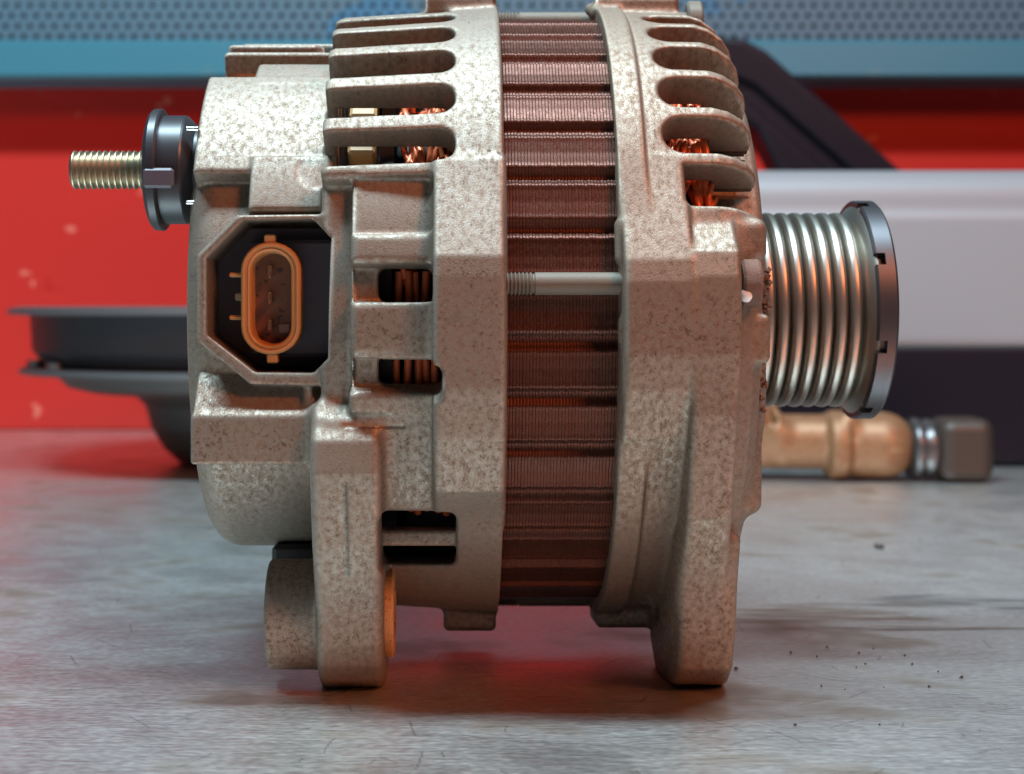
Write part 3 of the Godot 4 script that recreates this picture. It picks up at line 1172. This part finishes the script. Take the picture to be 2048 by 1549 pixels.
func inside(root: Node3D) -> void:
	put("rotor", lathe([Vector2(-21, 5), Vector2(-21, 38), Vector2(-12, 40.5), Vector2(50, 40.5), Vector2(52, 38), Vector2(52, 5)], Vector3(0, AXLE, 0), false, 60), M.near_black, root)
	put("insulator_ring", lathe([Vector2(-14.2, 41), Vector2(-14.2, 54.5), Vector2(-11.6, 55), Vector2(-11.6, 41)], Vector3(0, AXLE, 0), false, 90), M.near_black, root)
	for i in range(-5, 9):
		var b := put("diode_block", block(Vector3(-17.8, 0, 53.2), Vector3(5.4, 5.6, 8), 0.6), M.tan, root)
		b.rotation.x = -deg_to_rad(25.2 + 10.0 * i)
		b.position = Vector3(0, AXLE * MM, 0)
	var rnd := RandomNumberGenerator.new()
	rnd.seed = 8
	var wind := put("rear_winding", lathe([Vector2(9.5, 43), Vector2(-9.5, 43.5), Vector2(-10.3, 46), Vector2(-9.2, 52), Vector2(9.5, 53)], Vector3(0, AXLE, 0), true, 60), M.near_black, root)
	var wind2 := put("front_winding", lathe([Vector2(31.4, 53), Vector2(49.0, 52), Vector2(50.5, 46), Vector2(49, 43.5), Vector2(31.4, 43)], Vector3(0, AXLE, 0), true, 60), M.near_black, root)
	# copper strands, slanting round the ends of the coils
	for side in 2:
		for i in 110:      # irregular strands crossing the coil ends
			var deg := 10.0 + i * 0.62 + rnd.randf_range(-2.0, 2.0)
			var x := rnd.randf_range(-9.5, 0.5) if side == 0 else rnd.randf_range(41.0, 50.0)
			var slant := rnd.randf_range(-3.4, 3.4)
			var long := rnd.randf_range(7.0, 13.0)
			var r0 := rnd.randf_range(53.6, 56.2)
			var pts := []
			for k in 7:
				var t := k / 6.0
				pts.append(polar(x + slant * (t - 0.5) + 0.5 * sin(t * 5.0 + i), r0 + 1.2 * sin(t * PI), deg + long * (t - 0.5)))
			put("copper_wire", tube(pts, 0.68, 6), M.copper, wind if side == 0 else wind2)
		for i in 6:      # strands laid round the coil
			var x: float = [-10.4, -8.6, -6.8, -4.9, -3.1, -1.4][i] if side == 0 else [36.0, 39.0, 42.0, 44.5, 47.0, 49.2][i]
			for piece in 5:
				var pts := []
				for k in 9:
					var deg := -46.0 + piece * 27.0 + k * 3.3
					pts.append(polar(x + 0.35 * sin(deg * 0.13 + i * 1.7), 56.4 + 0.6 * sin(i * 2.1 + deg * 0.05) - absf(x - (1.0 if side == 0 else 38.0)) * 0.06, deg))
				if piece == 1 or piece == 0 and side == 0:
					put("copper_wire", tube(pts, 0.78, 6), M.copper, wind if side == 0 else wind2)


func bolts(root: Node3D) -> void:
	for deg in [4.2, 93.0, 184.0, 266.0]:
		var at := polar(0, 65.6, deg)
		var prof := screw(9.0, 15.0, 2.15, 0.72, 0.34)
		prof.append_array([Vector2(15.2, 2.1), Vector2(31.8, 2.1)])
		var b := put("through_bolt", lathe(prof, at, false, 20), M.bolt, root)
		var head := []
		put("bolt_head", hexagon(53.0, 56.6, 4.6, at), M.crust if deg < 5 else M.bolt, b)
		put("bolt_shank", lathe([Vector2(31.8, 2.1), Vector2(53.0, 2.1)], at, false, 16), M.bolt, b)
	var dome := SphereMesh.new()
	dome.radius = 1.25 * MM
	dome.height = 2.5 * MM
	dome.radial_segments = 20
	dome.rings = 10
	var d := put("bright_rivet", dome, M.pale, root)
	d.position = Vector3(53.6, AXLE + 2.6, 68.2) * MM
	d.set_meta("label", "small bright white dot on the dirty bolt head")
	# crumbly dirt packed between the bosses
	var rnd := RandomNumberGenerator.new()
	rnd.seed = 12
	var st := SurfaceTool.new()
	st.begin(Mesh.PRIMITIVE_TRIANGLES)
	for i in 240:
		var p := Vector3(rnd.randf_range(53.2, 61.0), rnd.randf_range(-1.2, 8.0), 0)
		if i > 180:
			p = Vector3(rnd.randf_range(56.5, 61.3), rnd.randf_range(-20, -8), 0)
		p.z = 52.0 + rnd.randf_range(0, 1.5) + (6.0 if p.x < 56.5 and i <= 180 else 0.0)
		if i > 180:
			p.z = 50.2 - absf(p.y) * 0.12
		crumb(st, p + Vector3(0, AXLE, 0), rnd.randf_range(0.3, 0.75), rnd)
	st.generate_normals()
	var dirt := put("caked_dirt", st.commit(), M.crust, root)
	dirt.set_meta("kind", "stuff")


func crumb(st: SurfaceTool, c: Vector3, r: float, rnd: RandomNumberGenerator) -> void:
	var v := []
	for d in [Vector3(1, 0, 0), Vector3(-1, 0, 0), Vector3(0, 1, 0), Vector3(0, -1, 0), Vector3(0, 0, 1), Vector3(0, 0, -1)]:
		v.append((c + d * r * rnd.randf_range(0.7, 1.2) + Vector3(rnd.randf() - 0.5, rnd.randf() - 0.5, rnd.randf() - 0.5) * r * 0.5) * MM)
	st.set_smooth_group(-1)
	for f in [[0, 2, 4], [2, 1, 4], [1, 3, 4], [3, 0, 4], [2, 0, 5], [1, 2, 5], [3, 1, 5], [0, 3, 5]]:
		for q in [f[0], f[2], f[1]]:
			st.add_vertex(v[q])


func hexagon(x0: float, x1: float, r: float, at: Vector3) -> ArrayMesh:
	var b := 0.5
	return lathe([Vector2(x0, 0.01), Vector2(x0, r - b), Vector2(x0 + b, r), Vector2(x1 - b, r), Vector2(x1, r - b), Vector2(x1, 0.01)], at, false, 6, 0.3, TAU + 0.3)


func stadium(c: Vector2, w: float, h: float, n := 14) -> Array:
	var out := []
	var r := w / 2
	for k in n + 1:
		var a := PI * k / n
		out.append(c + Vector2(r * cos(a), h / 2 - r + r * sin(a) * 0.96))
	for k in n + 1:
		var a := PI + PI * k / n
		out.append(c + Vector2(r * cos(a), -(h / 2 - r) + r * sin(a) * 0.96))
	return out


func plug(root: Node3D) -> void:
	var body := put("plug_body", block(Vector3(-31, AXLE + 2.2, 43), Vector3(17.5, 23.0, 10), 0.8), M.plastic, root)
	put("socket_base", block(Vector3(-36, AXLE + 2.4, 39.5), Vector3(24, 28, 5), 0.3), M.plastic, root)
	var c := Vector2(-34.7, AXLE + 2.2)
	var path := stadium(c, 11.4, 22.0)
	var rim := put("plug_socket", ring(path, [Vector2(0, 46), Vector2(0, 54.6), Vector2(-0.35, 55.0), Vector2(-0.75, 55.0), Vector2(-0.95, 54.5), Vector2(-1.15, 54.5), Vector2(-1.35, 54.8), Vector2(-1.65, 54.6), Vector2(-1.9, 53.8), Vector2(-2.2, 46)]), M.orange, root)
	rim.set_meta("label", "orange oval plug socket")
	var floor_path := stadium(c, 9.0, 19.4)
	var st := SurfaceTool.new()
	st.begin(Mesh.PRIMITIVE_TRIANGLES)
	for i in floor_path.size():
		for v in [v3(c, 49.0), v3(floor_path[(i + 1) % floor_path.size()], 49.0), v3(floor_path[i], 49.0)]:
			st.set_normal(Vector3(0, 0, 1))
			st.add_vertex(v * MM)
	put("socket_floor", st.commit(), M.brown, rim)
	for i in 3:
		put("pin", block(Vector3(-35.1, AXLE + 7.4 - 5.2 * i, 50.5), Vector3(0.7, 2.4, 4.5), 0.25), M.steel, rim)
	put("dried_drop", block(Vector3(-32.6, AXLE - 3.6, 49.2), Vector3(2.2, 2.0, 0.8), 0.3), std(Color(0.28, 0.2, 0.16), 0.3), rim)
	put("key_tab", block(Vector3(-35.0, AXLE + 13.6, 52.6), Vector3(2.1, 1.6, 3.4), 0.25), M.orange, rim)
	put("key_tab", block(Vector3(-34.5, AXLE - 9.3, 52.6), Vector3(2.1, 1.8, 3.4), 0.25), M.orange, rim)
	for y in [6.7, -1.5]:
		put("side_tab", block(Vector3(-41.5, AXLE + y, 52.4), Vector3(2.8, 0.9, 2.0), 0.3), M.orange, rim)
	put("side_tab", block(Vector3(-41.0, AXLE + 2.5, 50.5), Vector3(2.0, 1.6, 2.0), 0.3), std(Color(0.3, 0.22, 0.14), 0.5), rim)


func terminal(root: Node3D) -> void:
	var at := Vector3(0, AXLE + 28.4, 35)
	var ins := put("terminal_insulator", lathe([Vector2(-61.3, 3.9), Vector2(-61.3, 10.4), Vector2(-60.9, 11.6), Vector2(-60.2, 12.3), Vector2(-58.8, 12.4), Vector2(-58.4, 12.1), Vector2(-58.3, 11.0), Vector2(-53.9, 11.0), Vector2(-53.5, 10.8), Vector2(-51.5, 8.7), Vector2(-49.5, 8.6)], at, false, 56), M.black, root)
	ins.set_meta("label", "shiny black round terminal insulator")
	var key := put("locating_key", block(at + Vector3(-57.6, -2.6, 11.6), Vector3(6.0, 3.9, 2.0), 0.5), M.plastic, ins)
	for y in [7.3, -7.2]:
		put("clip", block(at + Vector3(-51.3, y, 9.3), Vector3(2.6, 0.7, 1.6), 0.2), M.steel, ins)
	var nut := put("terminal_washer", lathe([Vector2(-62.1, 3.8), Vector2(-62.1, 5.2), Vector2(-61.3, 5.4)], at, false, 40), M.steel, ins)
	put("terminal_stud", lathe(screw(-77.2, -61.0, 3.95, 1.22, 0.55), at, false, 32), M.stud, root)


func pulley(root: Node3D) -> void:
	var prof := [Vector2(62.73, 10)]
	prof.append(Vector2(62.73, 19.5))
	for k in range(-1, 7):
		for q in 13:
			var u := -1.0 + q / 6.0
			var p := Vector2(65.8 + 3.07 * k + 1.535 * (u + 1.0), 21.8 - 1.75 * pow(absf(u), 3.4))
			if q == 0 or q == 12:
				p = Vector2(65.8 + 3.07 * (k + q / 12), 19.9)
				prof.append(p)
			prof.append(p)
	prof.append_array([Vector2(87.7, 20.4), Vector2(88.0, 21.3), Vector2(89.4, 23.2), Vector2(90.2, 23.6)])
	var p := put("pulley", lathe(prof, Vector3(0, AXLE, 0), true, 120), M.pulley, root)
	p.set_meta("label", "bright ribbed belt pulley")
	put("pulley_hub", lathe([Vector2(58, 12), Vector2(58, 15), Vector2(64, 15)], Vector3(0, AXLE, 0), false, 40), M.bolt, root)
	# end cap: a rim with eight small notches
	var verts := PackedVector3Array()
	var norms := PackedVector3Array()
	var index := PackedInt32Array()
	var full := [Vector2(89.4, 22.6), Vector2(89.4, 24.1), Vector2(89.8, 24.5), Vector2(93.4, 24.5), Vector2(93.9, 24.0), Vector2(93.9, 20.0), Vector2(92.6, 19.4), Vector2(92.6, 0.1)]
	var notch := [Vector2(89.4, 22.4), Vector2(89.4, 22.5), Vector2(89.5, 22.9), Vector2(91.6, 22.9), Vector2(91.6, 24.5), Vector2(93.4, 24.5), Vector2(93.9, 24.0), Vector2(93.9, 20.0), Vector2(92.6, 19.4), Vector2(92.6, 0.1)]
	for piece in 16:
		var open := piece % 2 == 1
		var from := 22.5 + 45.0 * (piece / 2) + (38.5 if open else 0.0) + 7.0
		var to := from + (6.5 if open else 38.5)
		var pr: Array = notch if open else full
		for i in pr.size() - 1:
			var t: Vector2 = pr[i + 1] - pr[i]
			var nn := Vector2(-t.y, t.x).normalized()
			var base := verts.size()
			var n := 3 if open else 12
			for k in n + 1:
				var a := deg_to_rad(lerpf(from, to, k / float(n)))
				for e in 2:
					var q: Vector2 = pr[i + e]
					verts.append(Vector3(q.x, AXLE + q.y * sin(a), q.y * cos(a)) * MM)
					norms.append(Vector3(nn.x, nn.y * sin(a), nn.y * cos(a)))
			for k in n:
				var v := base + k * 2
				index.append_array(PackedInt32Array([v, v + 2, v + 1, v + 1, v + 2, v + 3]))
		if open:
			for e in [[from, 1.0], [to, -1.0]]:
				var a := deg_to_rad(e[0])
				var base := verts.size()
				for q in [Vector2(89.4, 22.4), Vector2(89.4, 24.4), Vector2(91.6, 24.4), Vector2(91.6, 22.4)]:
					verts.append(Vector3(q.x, AXLE + q.y * sin(a), q.y * cos(a)) * MM)
					norms.append(Vector3(0, cos(a), -sin(a)) * e[1])
				index.append_array(PackedInt32Array([base, base + 2, base + 1, base, base + 3, base + 2] if e[1] > 0 else [base, base + 1, base + 2, base, base + 2, base + 3]))
	put("pulley_cap", built(verts, norms, index), M.cap, p)


# ------------------------------------------------------------------ things behind
func upright(profile: Array, m: Material, called: String, parent: Node3D, n := 80, smooth := false) -> MeshInstance3D:
	profile.reverse()
	var o := put(called, lathe(profile, Vector3.ZERO, smooth, n), m, parent)
	o.rotation.z = PI / 2
	return o


func pan() -> void:
	var t := thing("black_pan", "dark metal flanged pan on a narrow foot, behind the alternator on the left", "pan", Vector3(-0.102, 0, -0.430))
	var dark := std(Color(0.035, 0.033, 0.038), 0.42, 0.3)
	upright([Vector2(76.5, 0.1), Vector2(77.0, 108), Vector2(76.2, 113.5), Vector2(73.4, 114), Vector2(72.6, 104.5)], std(Color(0.10, 0.09, 0.09), 0.5, 0.4), "rim", t)
	upright([Vector2(73, 103.5), Vector2(56, 102.5), Vector2(52, 99), Vector2(48, 97)], dark, "bowl", t)
	upright([Vector2(48.6, 96), Vector2(48.0, 107), Vector2(46.6, 109), Vector2(45.2, 108), Vector2(44.4, 92)], std(Color(0.08, 0.075, 0.075), 0.5, 0.4), "flange", t)
	upright([Vector2(45, 92), Vector2(38.5, 86), Vector2(36, 76), Vector2(34, 54), Vector2(29, 49), Vector2(18, 46), Vector2(8, 40), Vector2(0.5, 32), Vector2(0.1, 0.1)], std(Color(0.055, 0.048, 0.045), 0.5, 0.2), "foot", t)
	for a in [-1.35, -0.9, 0.4]:
		var b := put("bolt", lathe([Vector2(46, 5), Vector2(51.0, 5), Vector2(51.6, 4.2), Vector2(51.6, 0.1)], Vector3.ZERO, false, 6), M.steel, t)
		b.rotation.z = PI / 2
		b.position = Vector3(sin(a) * 0.1, 0, cos(a) * 0.1)


func tool_case() -> void:
	var t := thing("tool_case", "white topped black plastic tool case with a black carrying handle, behind the pulley", "case", Vector3(0.265, 0, -0.490))
	var white := std(Color(0.235, 0.225, 0.232), 0.5)
	var black := std(Color(0.007, 0.006, 0.010), 0.45)
	black.metallic_specular = 0.28
	var s := Solid.new()
	s.box(Vector3(-150, 60, -62), Vector3(200, 143.6, 82), 15)
	s.box(Vector3(-152, 56, -64), Vector3(202, 124, 84), 5, 2)
	s.box(Vector3(-146, 66, -58), Vector3(196, 128, 78), 7, 2)
	cast(s, Vector3(-160, 50, -70), Vector3(210, 150, 90), 3.0, "lid", white, t, null, Vector3.ZERO)
	s = Solid.new()
	s.box(Vector3(-152, 0.3, -64), Vector3(202, 60, 84), 4)
	cast(s, Vector3(-160, -6, -72), Vector3(212, 66, 92), 3.0, "base", black, t, null, Vector3.ZERO)
	s = Solid.new()
	s.plate([Vector2(-156, 135), Vector2(-152, 216), Vector2(-128, 217.5), Vector2(-112, 216), Vector2(-101, 210), Vector2(-20, 138)], -24, 8, 2.5)
	s.plate([Vector2(-150, 130), Vector2(-138, 172), Vector2(-108, 172), Vector2(-105, 170), Vector2(-84, 130)], -60, 60, 1.0, 2.0, true)
	s.plate([Vector2(-150, 192), Vector2(-118, 198), Vector2(-106, 193), Vector2(-48, 142), Vector2(-60, 142), Vector2(-112, 188)], 4, 12, 1.0, 1.0, true)
	cast(s, Vector3(-162, 132, -30), Vector3(-10, 224, 14), 1.6, "handle", black, t, null, Vector3.ZERO)


func fitting() -> void:
	var t := thing("brass_fitting", "worn brass pipe fitting with a brown square-headed plug, lying below the pulley", "fitting", Vector3(0.19, 0, -0.350))
	var brass := std(Color.WHITE, 0.5, 0.35)
	brass.albedo_texture = layered(512, Color(0.26, 0.125, 0.058), [[grey(noise(0.03, 4, FastNoiseLite.TYPE_SIMPLEX_SMOOTH, 67), 512), 118, 180, Color(0.22, 0.085, 0.04), 0.9], [grey(noise(0.012, 4, FastNoiseLite.TYPE_SIMPLEX_SMOOTH, 61), 512), 130, 200, Color(0.42, 0.27, 0.14), 0.8]])
	brass.uv1_triplanar = true
	brass.uv1_scale = Vector3.ONE / 0.08
	var iron := std(Color(0.05, 0.032, 0.024), 0.5, 0.3)
	var s := Solid.new()
	s.rod(Vector3(-90, 17, -10), Vector3(-20, 17, 0), 12)
	s.rod(Vector3(-9, 15.6, 0), Vector3(0, 15.6, 2), 14.6, 3)
	s.cyl(-25, -15, 15.2, 3.5, 1.5, false, 15.8, 1)
	s.rod(Vector3(-52, 30, 2), Vector3(-46, 20, 4), 6.0, 4)
	s.rod(Vector3(-52, 34, 6), Vector3(-50, 26, 6), 3.0, 1, true)
	s.rod(Vector3(-16, 27, 8), Vector3(-13, 22, 8), 4.0, 2)
	cast(s, Vector3(-106, 0.2, -28), Vector3(18, 40, 24), 1.3, "body", brass, t, null, Vector3.ZERO)
	var c := put("collar", lathe([Vector2(11, 4), Vector2(11, 12.5), Vector2(14, 13.4), Vector2(16.5, 12.6), Vector2(17.2, 11.2), Vector2(19, 13.0), Vector2(22, 12.4), Vector2(23, 10)], Vector3(0, 14.4, 3), true, 40), std(Color(0.13, 0.12, 0.12), 0.35, 0.8), t)
	s = Solid.new()
	s.box(Vector3(22, 0.6, -9), Vector3(46, 28.0, 17), 6.0)
	cast(s, Vector3(18, -2, -14), Vector3(52, 32, 22), 1.3, "square_head", iron, t, null, Vector3.ZERO)


func crumbs() -> void:
	var rnd := RandomNumberGenerator.new()
	rnd.seed = 21
	var spots := [[1472, 1340, 1.0], [1582, 1307, 0.6], [1634, 1315, 0.5], [1655, 1296, 0.6], [1718, 1308, 0.6], [1747, 1299, 0.6], [1731, 1330, 0.7], [1713, 1337, 0.5], [1825, 1331, 0.7], [1877, 1345, 0.6], [1924, 1357, 0.9], [1858, 1376, 0.9], [1643, 1374, 0.6], [1768, 1376, 0.4], [1591, 1452, 0.7], [1760, 1452, 0.5], [1810, 1313, 0.5], [1690, 1381, 0.4]]
	var m := std(Color(0.05, 0.04, 0.03), 0.9)
	for sp in spots:
		var st := SurfaceTool.new()
		st.begin(Mesh.PRIMITIVE_TRIANGLES)
		crumb(st, Vector3(0, sp[2] * 0.28, 0), sp[2] * 0.48, rnd)
		st.generate_normals()
		var depth: float = 3200.0 * AXLE / (sp[1] - 620.0)
		var o := put("dirt_crumb", st.commit(), m)
		o.position = Vector3((sp[0] - 905.0) * depth / 3200.0, 0, 360.0 - depth) * MM
		tag(o, "tiny dark crumb of dirt among those scattered on the bench right of the alternator", "crumb", "dirt crumbs on the bench")
	var st := SurfaceTool.new()
	st.begin(Mesh.PRIMITIVE_TRIANGLES)
	crumb(st, Vector3(0, 0.7, 0), 1.3, rnd)
	crumb(st, Vector3(1.6, 0.6, 0.2), 1.2, rnd)
	st.generate_normals()
	var o := put("dirt_flake", st.commit(), m)
	o.position = Vector3(134.1, 0, -146) * MM
	tag(o, "single larger dark flake alone on the bench below the brass fitting", "flake")
